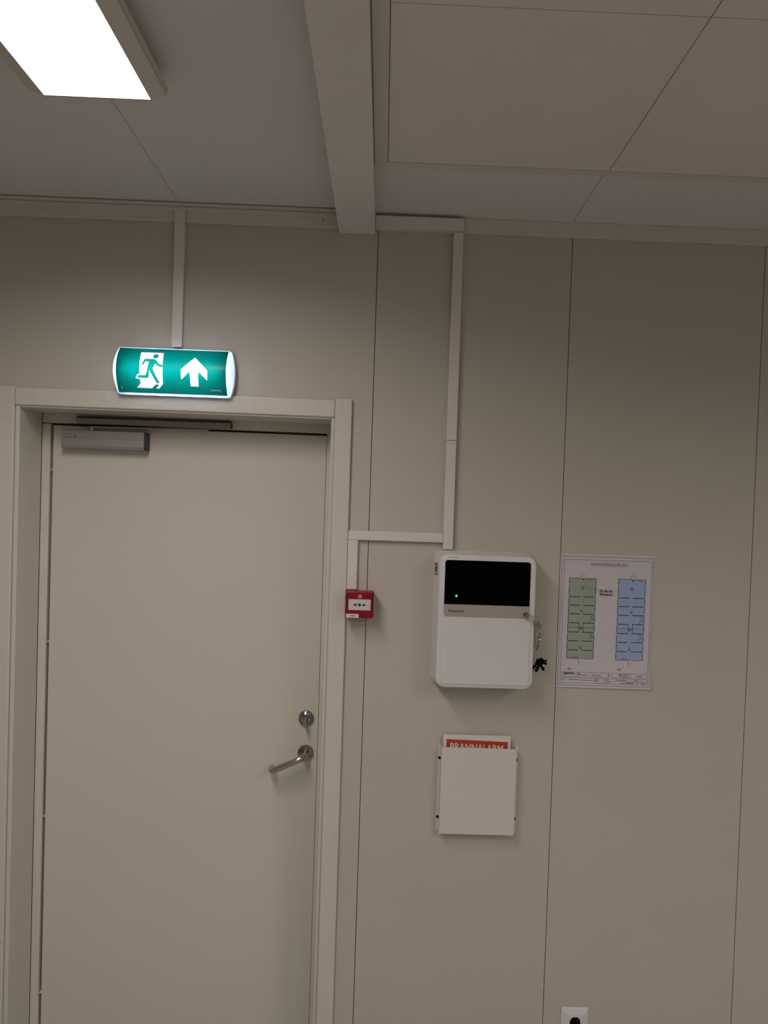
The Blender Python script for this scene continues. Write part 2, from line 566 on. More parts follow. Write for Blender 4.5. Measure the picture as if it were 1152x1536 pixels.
# lever handle
rc = (-0.2316, 0.1500, 0.9885)
ros = B().disc(rc, 0.026, dome=[(0.0262, 0), (0.0262, 0.0065), (0.0250, 0.0080), (0.0120, 0.0082)], seg=36).build('door_handle', 'steel', door, smooth=35)
mark(ros, 'brushed steel lever handle on a round rosette')
pl = [(rc[0], 0.1425, rc[2]), (rc[0], 0.118, rc[2]), (rc[0] - 0.0015, 0.108, rc[2] - 0.0008), (rc[0] - 0.0060, 0.1005, rc[2] - 0.0027), (rc[0] - 0.0130, 0.0962, rc[2] - 0.0058),
      (rc[0] - 0.022, 0.095, rc[2] - 0.010), (rc[0] - 0.050, 0.095, rc[2] - 0.0228), (rc[0] - 0.085, 0.095, rc[2] - 0.0390),
      (rc[0] - 0.096, 0.0962, rc[2] - 0.0440), (rc[0] - 0.1035, 0.1010, rc[2] - 0.0472), (rc[0] - 0.1075, 0.1090, rc[2] - 0.0490), (rc[0] - 0.109, 0.119, rc[2] - 0.0497), (rc[0] - 0.109, 0.136, rc[2] - 0.0497)]
B().tube(pl, 0.0104, seg=16).build('lever', 'lever_steel', ros, smooth=50)
sb = B()
for dx, dz in ((-0.0165, 0.0090), (0.0165, -0.0090)):
    sb.disc((rc[0] + dx, 0.1419, rc[2] + dz), 0.003, h=0.0008, seg=10)
sb.build('rosette_screw', 'alu_dark', ros)

# ------------------------------------------------------------------ door closer
dc = thing('door_closer', 'grey aluminium door closer with slide rail at the top of the door', 'door closer', (-0.918, 0.15, 1.977))
pr = [(0.1497, 2.0375), (0.1130, 2.0375), (0.1100, 2.0360), (0.1100, 1.9868), (0.1140, 1.9785), (0.1497, 1.9785)]
B().prism(pr, 'X', -1.0520, -0.7845).build('closer_body', 'alu', dc)
ec = mark(B().prism([(min(0.1497, y + 0.0012), z) for y, z in pr], 'X', -0.7843, -0.7772, bev=0.0008, seg=1).build('end_cap', 'alu_dark', dc), 'black end cap')
B().box(-1.0518, -0.7846, 0.1094, 0.1101, 2.0112, 2.0119).build('groove_line', 'plate_dark', dc)
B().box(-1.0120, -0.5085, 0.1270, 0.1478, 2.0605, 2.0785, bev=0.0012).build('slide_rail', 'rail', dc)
mark(B().box(-1.0120, -0.5085, 0.1310, 0.1478, 2.0786, 2.0850).build('rail_top_strip', 'gasket', dc), 'black strip above the rail')  # dark strip filling the gap between slide rail and head lining
mark(B().box(-0.5084, -0.5060, 0.1272, 0.1478, 2.0608, 2.0797, bev=0.0006).build('rail_cap', 'alu_dark', dc), 'black end cap of the rail')
B().prism([(-0.970, 2.0465), (-0.970, 2.0530), (-0.585, 2.0562), (-0.581, 2.0550), (-0.581, 2.0525), (-0.585, 2.0510)], 'Y', 0.1290, 0.1370, bev=0.001, seg=1).build('closer_arm', 'alu', dc)
B().disc((-0.9625, 0.1330, 2.0376), 0.0080, axis=(0, 0, 1), h=0.013, seg=16).build('arm_pivot', 'alu', dc, smooth=40)
bp_ = B().box(-1.0430, -1.0040, 0.1090, 0.1099, 2.0130, 2.0245, bev=0.0003, seg=1).build('brand_plate', 'plate_dark', dc)
B().merge(stand(text_mesh('DORMA', -1.0395, -1.0075, 2.0158, 0.0062, 0.01), lambda x, z: 0.1087)).build('lettering', 'lettering_grey', bp_)

# ------------------------------------------------------------------ ceiling lights


def ceiling_light(cx, y1, length, zc, watts, label):
    t = thing('ceiling_light', label, 'light', (cx, y1 - length / 2, zc), 'ceiling lights')
    zb = zc - 0.060
    hw, dw = 0.1500, 0.1135
    half = [(dw, zb), (0.1400, zb + 0.0075), (0.1460, zb + 0.0105), (0.1470, zb + 0.0120), (0.1450, zb + 0.0132), (0.1450, zb + 0.0152), (hw, zb + 0.0158), (hw, zb + 0.0262), (0.1470, zb + 0.0272),
            (0.1470, zb + 0.0330), (0.1300, zb + 0.0420), (0.1250, zc - 0.0004)]
    prof = [(x, z) for x, z in half] + [(-x, z) for x, z in half[::-1]] + [(-dw, zb + 0.003), (dw, zb + 0.003)]
    y0 = y1 - length
    B().prism([(cx + p[0], p[1]) for p in prof], 'Y', y0, y1).build('housing', 'lamp_body', t)
    B().box(cx - dw - 0.004, cx + dw + 0.004, y1 - 0.0010, y1 + 0.0030, zb - 0.0004, zb + 0.0090, bev=0.0008, seg=1).build('end_trim', 'alu', t)
    dm = B()
    dm.box(cx - dw + 0.0006, cx + dw - 0.0006, y0 + 0.004, y1 - 0.0015, zb - 0.0003, zb + 0.0025)
    dm.build('diffuser', 'lamp_sheet', t)
    la = bpy.data.lights.new('lamp_tubes', 'AREA')
    la.shape = 'RECTANGLE'
    la.size, la.size_y = 2 * dw - 0.004, length - 0.012
    la.energy = LAMP_WATTS[watts]
    la.color = LAMP_COLOR
    la.spread = math.radians(LAMP_SPREAD)
    lo = bpy.data.objects.new('lamp_tubes', la)
    COL.objects.link(lo)
    lo.parent = t
    lo.location = Vector((cx, y1 - length / 2, zb - 0.0012)) - Vector(t.location)
    return t


ceiling_light(-0.6395, -0.7010, 1.50, 2.730, 'a', 'lit rectangular ceiling light on the smooth ceiling left of the beam')
ceiling_light(-0.6395, -3.5000, 1.50, 2.730, 'b', 'lit rectangular ceiling light on the smooth ceiling behind the camera')
ceiling_light(2.0045, -1.8000, 1.50, 2.7063, 'c', 'lit rectangular ceiling light under the tiled ceiling outside the right of the picture')
ceiling_light(2.0045, -4.4000, 1.50, 2.7063, 'd', 'lit rectangular ceiling light under the tiled ceiling furthest behind the camera')

# ------------------------------------------------------------------ cable trunking


def trunk(name_label, pieces, loc):
    t = thing('cable_trunking', name_label, 'cable trunking', loc)
    for p in pieces:
        B().box(*p, bev=0.0014, seg=2).build('trunking_cover', 'trunk', t)
    return t


trunk('short white cable trunking running up from exit sign to ceiling', [(-0.6660, -0.6345, -0.0190, -0.0004, 2.290, 2.6749), (-0.6660, -0.6345, -0.0190, -0.0108, 2.6751, 2.7068)], (-0.650, 0, 2.29))
trunk('white cable trunking lying along ceiling edge right of the beam', [(-0.0505, 0.2215, -0.0310, -0.0108, 2.6770, 2.7120)], (0.085, 0, 2.677))
trunk('long vertical white cable trunking above the white alarm panel', [(0.1920, 0.2228, -0.0180, -0.0004, 2.0340, 2.6755), (0.1918, 0.2226, -0.0180, -0.0004, 1.6930, 2.0328)], (0.207, 0, 1.693))
trunk('white cable trunking elbow leading to the red call point', [(-0.1040, 0.1912, -0.0150, -0.0004, 1.7140, 1.7428), (-0.1040, -0.0735, -0.0150, -0.0004, 1.5590, 1.7134)], (-0.0735, 0, 1.559))

# ------------------------------------------------------------------ exit sign
SX, SZ, SH = -0.651, 2.210, 0.071
FH = 0.0672


def sdep(z):
    u = min(1.0, abs(z) / SH)
    return 0.034 + 0.036 * (1 - u * u)


sign = thing('exit_sign', 'lit green exit sign with running figure and arrow above the door', 'exit sign', (SX, 0, SZ - SH))


def sgn(x, z, off=0.0):
    return -sdep(z - SZ) - off


MAN = [(-0.0962, 0.0538), (-0.0277, 0.0539), (-0.0253, 0.0146), (-0.0345, 0.0152), (-0.0476, 0.0299), (-0.0514, 0.032), (-0.0795, 0.032), (-0.0815, 0.0304), (-0.0887, 0.0153), (-0.0888, 0.0122), (-0.0856, 0.0107), (-0.083, 0.0126), (-0.0769, 0.0238), (-0.0674, 0.0231), (-0.0703, 0.0067), (-0.0725, -0.0056), (-0.076, -0.0177), (-0.0954, -0.0182), (-0.0986, -0.0196), (-0.1016, -0.0263), (-0.0697, -0.0265), (-0.0674, -0.0246), (-0.0647, -0.0036), (-0.0451, -0.0388), (-0.0421, -0.04), (-0.0354, -0.0395), (-0.0382, -0.0341), (-0.0545, 0.0023), (-0.0486, 0.0174), (-0.038, 0.0082), (-0.0251, 0.0075), (-0.0257, -0.0409), (-0.0391, -0.0543), (-0.049, -0.0542), (-0.0365, -0.043), (-0.0497, -0.0441), (-0.0613, -0.0543), (-0.107, -0.0537), (-0.0935, -0.042), (-0.0936, -0.0289), (-0.1067, -0.0284), (-0.1048, -0.0234), (-0.1009, -0.0165), (-0.0932, -0.0140), (-0.0943, 0.0022), (-0.095, 0.0276)]
ARROW = [(0.0690, 0.0419), (0.1090, 0.0013), (0.1087, -0.0274), (0.0818, -0.0016), (0.0815, -0.0156), (0.0814, -0.045), (0.0574, -0.0449), (0.057, -0.0165), (0.0567, -0.0016), (0.031, -0.0268), (0.0294, 0.0016)]
HEADC = [(-0.0493 + 0.0079 * math.cos(a), 0.0412 + 0.0075 * math.sin(a)) for a in [2 * math.pi * i / 20 for i in range(20)]]
off = lambda P: [(x + SX, z + SZ) for x, z in P]
cuts = [SZ + FH * (i / 10.0) for i in range(-10, 11)]
RECT = [(SX - 0.1650, SZ - FH), (SX + 0.1650, SZ - FH), (SX + 0.1650, SZ + FH), (SX - 0.1650, SZ + FH)]
B().merge(stand(flat_curve([RECT, off(MAN), off(ARROW), off(HEADC)]), sgn, cuts)).build('sign_face', 'sign_green', sign, smooth=40)
mark(B().merge(stand(flat_curve([off(MAN), off(HEADC)]), sgn, cuts)).build('running_figure_symbol', 'sign_white', sign, smooth=40), 'white doorway with a running figure')
mark(B().merge(stand(flat_curve([off(ARROW)]), sgn, cuts)).build('arrow_symbol', 'sign_white', sign, smooth=40), 'white arrow pointing up')
lt = B().merge(stand(text_mesh('FIRESAFE', SX + 0.1182, SX + 0.1455, SZ - 0.0560, 0.0036, 0.02), lambda x, z: sgn(x, z, 0.0004)))
sl = B().merge(stand(flat_curve([[(SX + 0.1462, SZ - 0.0592), (SX + 0.1470, SZ - 0.0592), (SX + 0.1496, SZ - 0.0528), (SX + 0.1488, SZ - 0.0528)]]), lambda x, z: sgn(x, z, 0.0004)))
mkr = B().merge(stand(flat_curve([[(SX - 0.1520, SZ - 0.0495), (SX - 0.1512, SZ - 0.0495), (SX - 0.1520, SZ - 0.0540), (SX - 0.1514, SZ - 0.0590), (SX - 0.1522, SZ - 0.0590), (SX - 0.1530, SZ - 0.0540)]]), lambda x, z: sgn(x, z, 0.0004)))
lt.build('lettering', 'white_print', sign)
mkr.build('edge_mark', 'white_print', sign)
sl.build('slanted_stroke', 'white_print', sign)


def send(z, t, side):
    """end cap surface: t = 0 at the face, 1 at the back plate"""
    bow = 1 - (z / SH) ** 2
    x = 0.1650 + (0.0055 + 0.0115 * bow) * math.sin(t * math.pi / 2)
    y = -sdep(z) + (sdep(z) - 0.020) * (1 - math.cos(t * math.pi / 2)) * (0.25 + 0.75 * t)
    return (SX + side * x, y, SZ + z)


sh = B()
zz = [-FH + 2 * FH * i / 16 for i in range(17)]
for side in (-1, 1):
    t = bmesh.new()
    g = [[t.verts.new(send(z, k / 6.0, side)) for k in range(7)] for z in zz]
    for i in range(16):
        for k in range(6):
            t.faces.new((g[i][k], g[i + 1][k], g[i + 1][k + 1], g[i][k + 1]))
    sh.merge(t)
for sz in (-1, 1):
    t = bmesh.new()
    rows = []
    for yy, z in ((-sdep(FH), FH), (-sdep(FH) + 0.0012, FH + 0.0028), (-0.030, SH), (-0.020, SH)):
        rows.append([t.verts.new((SX + x, yy, SZ + sz * z)) for x in (-0.1650, -0.08, 0.0, 0.08, 0.1650)])
    for a, b in zip(rows, rows[1:]):
        for i in range(4):
            t.faces.new((a[i], a[i + 1], b[i + 1], b[i]))
    # quarter corners between the top and the ends
    for side in (-1, 1):
        c0 = t.verts.new((SX + side * 0.1650, -0.030, SZ + sz * SH))
        c1 = t.verts.new((SX + side * 0.1650, -0.020, SZ + sz * SH))
        ring = [t.verts.new(send(sz * FH, k / 6.0, side)) for k in range(7)]
        c2 = t.verts.new((SX + side * 0.1650, -sdep(FH) + 0.0012, SZ + sz * (FH + 0.0028)))
        t.faces.new((c2, ring[0], ring[1], ring[2]))
        t.faces.new((c0, c2, ring[2], ring[3], ring[4]))
        t.faces.new((c1, c0, ring[4], ring[5], ring[6]))
    sh.merge(t)
mark(sh.build('housing', 'sign_shell', sign, smooth=40), 'white translucent housing glowing from inside')
out = []
nz = 14
for i in range(nz + 1):
    z = -SH + 2 * SH * i / nz
    out.append((SX + 0.1725 + 0.0125 * (1 - (z / SH) ** 2), SZ + z * 1.035))
for i in range(nz + 1):
    z = SH - 2 * SH * i / nz
    out.append((SX - 0.1725 - 0.0125 * (1 - (z / SH) ** 2), SZ + z * 1.035))
B().prism(out, 'Y', -0.0210, -0.0004, bev=0.0015, seg=2).build('back_plate', 'sign_back', sign)
B().tube([(SX - 0.148, -0.047, SZ), (SX + 0.148, -0.047, SZ)], 0.003, seg=8).build('light_tube', 'sign_led', sign)

# ------------------------------------------------------------------ red call point
cp = thing('manual_call_point', 'small red fire alarm call point beside the door casing', 'alarm button', (-0.062, 0, 1.473))
rings = []
for y, ins, rd in ((-0.0005, 0.0, 0.004), (-0.030, 0.0004, 0.004), (-0.0460, 0.0010, 0.004), (-0.0490, 0.0022, 0.004), (-0.0500, 0.0040, 0.003)):
    rings.append([(x, y, z) for x, z in rrect(-0.1030 + ins, -0.0185 - ins, 1.4735 + ins, 1.5560 - ins, rd, 4)])
B().loft(rings).build('body', 'red', cp, smooth=30)
fr_ = B()
for a in ((-0.1002, -0.0958, 1.478, 1.552), (-0.0270, -0.0215, 1.478, 1.552), (-0.0958, -0.0270, 1.5335, 1.552), (-0.0958, -0.0270, 1.478, 1.4990)):
    fr_.box(a[0], a[1], -0.0525, -0.0498, a[2], a[3])
fr_.build('front_frame', 'red_frame', cp)
ins_ = B().box(-0.0956, -0.0272, -0.0512, -0.0498, 1.4992, 1.5333, bev=0.0003, seg=1).build('press_plate', 'white2', cp)
ar = B()
yf = lambda x, z: -0.0515
zc_, xc_ = 1.5153, -0.0612
ar.merge(stand(flat_curve([[(xc_ + 0.0047 * math.cos(a), zc_ + 0.0047 * math.sin(a)) for a in [2 * math.pi * i / 16 for i in range(16)]]]), yf))
for s in (-1, 1):
    P = [(s * 0.0076, 0), (s * 0.0126, 0.0050), (s * 0.0126, 0.0024), (s * 0.0182, 0.0024), (s * 0.0182, -0.0024), (s * 0.0126, -0.0024), (s * 0.0126, -0.0050)]
    if s < 0:
        P = P[::-1]
    ar.merge(stand(flat_curve([[(xc_ + p[0], zc_ + p[1]) for p in P]]), yf))
ar.build('arrow_print', 'black_print', ins_)
em = B()
yf2 = lambda x, z: -0.0528
ex, ez = -0.0603, 1.5432
em.merge(stand(flat_curve([[(ex - 0.0065, ez - 0.0058), (ex - 0.0042, ez - 0.0058), (ex - 0.0042, ez - 0.0010), (ex - 0.0010, ez + 0.0030), (ex - 0.0030, ez + 0.0052), (ex - 0.0065, ez + 0.0018)]]), yf2))
em.merge(stand(flat_curve([[(ex - 0.0030, ez - 0.0045), (ex + 0.0035, ez - 0.0045), (ex + 0.0066, ez - 0.0008), (ex + 0.0045, ez + 0.0018), (ex + 0.0030, ez + 0.0058), (ex + 0.0008, ez + 0.0030), (ex - 0.0008, ez + 0.0002), (ex - 0.0022, ez - 0.0010)]]), yf2))
em.merge(stand(flat_curve([[(ex - 0.0030, ez - 0.0066), (ex + 0.0062, ez - 0.0066), (ex + 0.0062, ez - 0.0056), (ex - 0.0030, ez - 0.0056)]]), yf2))
em.build('fire_emblem', 'pink_print', cp)
lb = mark(B().box(-0.1015, -0.0628, -0.0535, -0.0526, 1.4758, 1.4876, bev=0.0003, seg=1).build('name_label', 'white_print', cp), 'white label with dark lettering')
ll = B()
for a, b in ((-0.0895, -0.0850), (-0.0825, -0.0745)):
    ll.box(a, b, -0.0538, -0.0534, 1.4802, 1.4830)
ll.build('label_print', 'black_print', lb)
B().disc((-0.0590, -0.0526, 1.4845), 0.0020, h=0.0003, seg=10).build('reset_hole', 'black', cp)
# hinged clear cover: front sheet with side flanges and a curved lift tab
cl = B()
cl.box(-0.1056, -0.0164, -0.0568, -0.0560, 1.4700, 1.5585, bev=0.0003, seg=1)
cl.box(-0.1056, -0.0164, -0.0568, -0.0300, 1.5585, 1.5592)
tab = [(-0.098, 1.4699)] + [(-0.061 + 0.037 * math.cos(a), 1.4699 - 0.0105 * math.sin(a)) for a in [math.pi - math.pi * i / 14 for i in range(1, 14)]] + [(-0.024, 1.4699)]
cl.prism(tab, 'Y', -0.0568, -0.0540)
ccv = mark(cl.build('clear_cover', 'clear', cp), 'clear hinged plastic cover')
for x in (-0.1064, -0.0164):
    B().box(x, x + 0.0008, -0.0568, -0.0300, 1.4700, 1.5585).build('cover_flange', 'clear_edge', ccv)
rim = [(-0.061 + 0.037 * math.cos(a), -0.0554, 1.4699 - 0.0105 * math.sin(a)) for a in [math.pi - math.pi * i / 14 for i in range(15)]]
B().tube(rim, 0.0009, seg=6).build('tab_rim', 'clear_edge', ccv, smooth=60)

# ------------------------------------------------------------------ fire alarm panel
fp = thing('fire_alarm_panel', 'white wall mounted alarm panel with black display window', 'alarm panel', (0.325, 0, 1.2665))
rings = []
for y, ins, rd in ((-0.0006, 0.0, 0.030), (-0.030, 0.0036, 0.030), (-0.0700, 0.0088, 0.030), (-0.0780, 0.0100, 0.029), (-0.0850, 0.0106, 0.028), (-0.0885, 0.0116, 0.027), (-0.0905, 0.0132, 0.026), (-0.0915, 0.0155, 0.024)):
    rings.append([(x, y, z) for x, z in rrect(0.1665 + ins, 0.4835 - ins, 1.2665 + ins, 1.6925 - ins, rd, 8)])
B().loft(rings).build('case', 'white', fp, smooth=25)
FY = -0.0915
B().prism(rrect(0.1912, 0.4585, 1.2890, 1.4938, 0.012, 5), 'Y', FY - 0.0022, FY + 0.001, bev=0.0007, seg=2).build('lower_cover', 'white2', fp)
dw_ = B().prism(rrect(0.1948, 0.4550, 1.5318, 1.6655, 0.0085, 6, (0, 0, 1, 1)), 'Y', FY - 0.0016, FY + 0.001, bev=0.0004, seg=1).build('display_window', 'black_gloss', fp)
st_ = B().prism(rrect(0.1948, 0.4550, 1.4948, 1.5314, 0.0085, 6, (1, 1, 0, 0)), 'Y', FY - 0.0016, FY + 0.001, bev=0.0004, seg=1).build('silver_strip', 'strip', fp)
B().disc((0.2317, FY - 0.0016, 1.5575), 0.0030, h=0.0006, seg=14).build('status_light', 'led', dw_)
B().merge(stand(text_mesh('Panasonic', 0.2100, 0.2562, 1.5085, 0.0078, 0.018), lambda x, z: FY - 0.0019)).build('lettering', 'black_print', st_)
mk = B()
for a, b in ((0.2065, 0.2120), (0.2150, 0.2235), (0.2250, 0.2325)):
    mk.box(a, b, FY - 0.0004, FY + 0.0002, 1.6728, 1.6742)
mk.build('small_print', 'black_print', fp)
# lock in the strip with the key in it
lk = B().disc((0.4440, FY - 0.0014, 1.5065), 0.0092, dome=[(0.0080, 0), (0.0080, 0.0022), (0.0068, 0.0034), (0.0030, 0.0036)], seg=24).build('key_lock', 'chrome', fp, smooth=35)
# rating sticker on the left side of the case (side slopes inwards to the front)
sd = lambda y: 0.1665 + (-0.0006 - y) / 0.0694 * 0.0088 - 0.0005
stk = B().poly([(sd(-0.020), -0.020, 1.6145), (sd(-0.062), -0.062, 1.6145), (sd(-0.062), -0.062, 1.6525), (sd(-0.020), -0.020, 1.6525)]).build('rating_sticker', 'sticker', fp)
sp_ = B()
for y0_, y1_, z0_, z1_ in ((-0.026, -0.034, 1.6175, 1.6245), (-0.042, -0.056, 1.6200, 1.6255), (-0.030, -0.040, 1.6395, 1.6435), (-0.046, -0.052, 1.6440, 1.6465)):
    e_ = -0.0005
    sp_.poly([(sd(y0_) + e_, y0_, z0_), (sd(y1_) + e_, y1_, z0_), (sd(y1_) + e_, y1_, z1_), (sd(y0_) + e_, y0_, z1_)])
sp_.build('sticker_print', 'white_print', stk)

# ------------------------------------------------------------------ hook, chain and key bunch beside the panel
hk = B()
hk.disc((0.5068, -0.0004, 1.4673), 0.0058, dome=[(0.0058, 0), (0.0058, 0.002), (0.0035, 0.0030), (0.0035, 0.0100), (0.0050, 0.0105), (0.0052, 0.0125), (0.0035, 0.0142), (0.0010, 0.0148)], seg=16)
hk = hk.build('wall_screw', 'chain', None, smooth=40)
mark(hk, 'shiny round screw head on the wall beside the alarm panel', None, 'screw')

ch = thing('key_chain', 'thin steel chain hanging in a loop from the panel lock to a screw', 'chain', (0.490, -0.055, 1.394))
# key sitting in the lock
kb = B()
kb.tube([(0.4490 + 0.0085 * math.cos(a), -0.1085 + 0.0085 * math.sin(a) * 0.35, 1.5020 + 0.0085 * math.sin(a)) for a in [2 * math.pi * i / 18 for i in range(18)]], 0.0016, seg=6, closed=True)
kb.box(0.4405, 0.4450, -0.1110, -0.0952, 1.5040, 1.5075, bev=0.0005, seg=1)
mark(kb.build('lock_key', 'chain', ch, smooth=50), 'steel key with an open ring bow in the lock')
path = [(0.4560, -0.1090, 1.4975), (0.4640, -0.1060, 1.4990), (0.4705, -0.1010, 1.4950), (0.4725, -0.0960, 1.4860), (0.4745, -0.0900, 1.4700), (0.4765, -0.0840, 1.4540), (0.4790, -0.0770, 1.4360),
        (0.4815, -0.0700, 1.4190), (0.4850, -0.0620, 1.4040), (0.4895, -0.0540, 1.3955), (0.4940, -0.0460, 1.3960), (0.4980, -0.0380, 1.4050), (0.5015, -0.0300, 1.4200), (0.5045, -0.0220, 1.4390), (0.5060, -0.0150, 1.4560), (0.5066, -0.0115, 1.4620)]
path = [Vector(p) for p in path]
seglen = [(b - a).length for a, b in zip(path, path[1:])]
total = sum(seglen)


def at(s):
    for a, b, l in zip(path, path[1:], seglen):
        if s <= l:
            return a.lerp(b, s / l), (b - a).normalized()
        s -= l
    return path[-1], (path[-1] - path[-2]).normalized()


NL = 17
pitch = total / NL
for i in range(NL):
    p, t = at((i + 0.5) * pitch)
    up = Vector((0, -1, 0))
    up = (up - t * up.dot(t)).normalized()
    sd_ = t.cross(up)
    wv = sd_ if i % 2 == 0 else (sd_ * 0.45 + up * 0.9).normalized()
    la, lw = pitch * 0.66, 0.0038
    ring = [p + t * (la * math.cos(a)) + wv * (lw * math.sin(a)) for a in [2 * math.pi * k / 12 for k in range(12)]]
    B().tube(ring, 0.00115, seg=5, closed=True).build('chain_link', 'chain', ch, smooth=60)

kbz = thing('key_bunch', 'bunch of small black keys hanging on a thin pale wire loop', 'keys', (0.508, -0.03, 1.32))
wl = [(0.4945, -0.048, 1.3930), (0.4990, -0.046, 1.3740), (0.5030, -0.044, 1.3560), (0.5085, -0.043, 1.3440), (0.5130, -0.043, 1.3430), (0.5170, -0.043, 1.3500), (0.5200, -0.043, 1.3680), (0.5200, -0.043, 1.3860), (0.5165, -0.043, 1.4000), (0.5100, -0.044, 1.4090), (0.5020, -0.045, 1.4060)]
B().tube(wl, 0.0007, seg=6).build('wire_loop', 'nylon', kbz, smooth=60)
B().disc((0.5140, -0.0510, 1.3452), 0.0036, h=0.004, seg=10, dome=[(0.0036, 0), (0.0038, 0.003), (0.0024, 0.0046), (0.0004, 0.005)]).build('wire_crimp', 'crimp', kbz, smooth=50)


def key(hx, hz, ang, ln, hr, y):
    """flat key: round bow, blade with cut teeth; ang is the direction of the blade"""
    c, s = math.cos(ang), math.sin(ang)
    P = []
    for i in range(3, 22):
        a = 2 * math.pi * i / 24
        P.append((hr * math.cos(a), hr * math.sin(a)))
    w = hr * 0.46
    P.append((hr * 0.9, -w))
    n = 5
    for i in range(n):
        x = hr * 0.9 + (ln - hr) * (i + 0.5) / n
        P.append((x, -w * (0.55 if i % 2 else 1.25)))
        P.append((x + ln * 0.05, -w * (0.55 if i % 2 else 1.25)))
    P += [(ln, -w * 0.5), (ln + w * 0.8, 0.0), (ln, w), (hr * 0.9, w)]
    P = [(hx + px * c - pz * s, hz + px * s + pz * c) for px, pz in P]
    B().prism(P, 'Y', y - 0.0014, y + 0.0014, bev=0.0003, seg=1).build('key', 'black', kbz)


key(0.5060, 1.3560, math.radians(245), 0.033, 0.0115, -0.0440)
key(0.5085, 1.3520, math.radians(287), 0.024, 0.0105, -0.0405)
key(0.5105, 1.3440, math.radians(55), 0.021, 0.0075, -0.0470)
key(0.5000, 1.3545, math.radians(232), 0.0440 - 0.010, 0.0085, -0.0372)
key(0.5135, 1.3415, math.radians(28), 0.0150, 0.0070, -0.0337)

# ------------------------------------------------------------------ document holder and leaflet
dh = thing('document_holder', 'white sheet metal document holder on the wall below the alarm panel', 'document holder', (0.327, 0, 0.798))
hd = B()
hd.box(0.2093, 0.4446, -0.0300, -0.0285, 0.8020, 1.0750, bev=0.0005)
hd.box(0.2093, 0.2108, -0.0285, -0.0016, 0.8020, 1.0750)
hd.box(0.4431, 0.4446, -0.0285, -0.0016, 0.8020, 1.0750)
hd.box(0.2108, 0.4431, -0.0285, -0.0016, 0.8020, 0.8035)
hd.build('pocket', 'powder', dh)
B().prism([(0.2007, 0.7990), (0.2093, 0.7990), (0.2093, 1.0715), (0.2072, 1.0790), (0.2007, 1.0790)], 'Y', -0.0016, -0.0003, bev=0.0003, seg=1).build('flange', 'powder', dh)
B().prism([(0.4446, 0.7990), (0.4553, 0.7990), (0.4553, 1.0770), (0.4470, 1.0770), (0.4446, 1.0715)], 'Y', -0.0016, -0.0003, bev=0.0003, seg=1).build('flange', 'powder', dh)
for x, z in ((0.2052, 1.0330), (0.2050, 0.8450), (0.4490, 1.0325), (0.4495, 0.8440)):
    mark(B().disc((x, -0.0015, z), 0.0044, dome=[(0.0044, 0), (0.0042, 0.002), (0.0028, 0.0032), (0.0008, 0.0034)], seg=14).build('screw', 'black', dh, smooth=50), 'black screw head')

lf = thing('leaflet', 'white leaflet with orange fire alarm heading sticking out of the holder', 'leaflet', (0.32, -0.012, 0.82))
B().prism(rrect(0.2143, 0.4275, 0.8200, 1.1105, 0.005, 4), 'Y', -0.0125, -0.0110).build('sheet', 'paper2', lf)


def rot_band(x, z):
    a = -0.024
    return (0.321 + (x - 0.321) * math.cos(a) - (z - 1.05) * math.sin(a) * 0, z + (x - 0.321) * a)


bd = B()
bd.poly([(x, -0.0130, z) for x, z in [rot_band(0.2250, 1.0965 - 0.0025), rot_band(0.4185, 1.0965 - 0.0025), rot_band(0.4185, 1.030), rot_band(0.2250, 1.030)]])
bd = bd.build('heading_band', 'orange_print', lf)
tm = text_mesh('BRANNALARM', 0.2372, 0.4040, 1.0615, 0.0210, 0.018)
for v in tm.verts:
    v.co.x, v.co.y = rot_band(v.co.x, v.co.y)
B().merge(stand(tm, lambda x, z: -0.0133)).build('lettering', 'white_print', bd)

# ------------------------------------------------------------------ evacuation plan sheet
PX, PZ, PW, PH = 0.5660, 1.6930, 0.3015, 0.4245


def pdep(u, v):
    """how far the sheet stands off the wall: folds and a lifted lower edge"""
    y = 0.0012
    for vf, amp in ((0.225, 0.0016), (0.1035, 0.0008)):
        y += amp * max(0.0, 1 - abs(v - vf) / 0.05)
    k = max(0.0, (v - 0.34) / 0.0845)
    y += 0.0050 * k * k * (0.35 + 0.65 * u / PW)
    return y


def pp(u, v, lift=0.0):
    return (PX + u, -pdep(u, v) - lift, PZ - v)


ps = thing('floor_plan_sheet', 'white printed paper with green and blue floor plans taped to the wall', 'poster', (PX + PW / 2, 0, PZ - PH))
t = bmesh.new()
nu, nv = 8, 34
g = [[t.verts.new(pp(PW * i / nu, PH * j / nv)) for i in range(nu + 1)] for j in range(nv + 1)]
for j in range(nv):
    for i in range(nu):
        t.faces.new((g[j][i], g[j + 1][i], g[j + 1][i + 1], g[j][i + 1]))
bmesh.ops.recalc_face_normals(t, faces=t.faces[:])
bmesh.ops.solidify(t, geom=t.faces[:], thickness=0.0003)
B().merge(t).build('sheet', 'paper', ps, smooth=40)


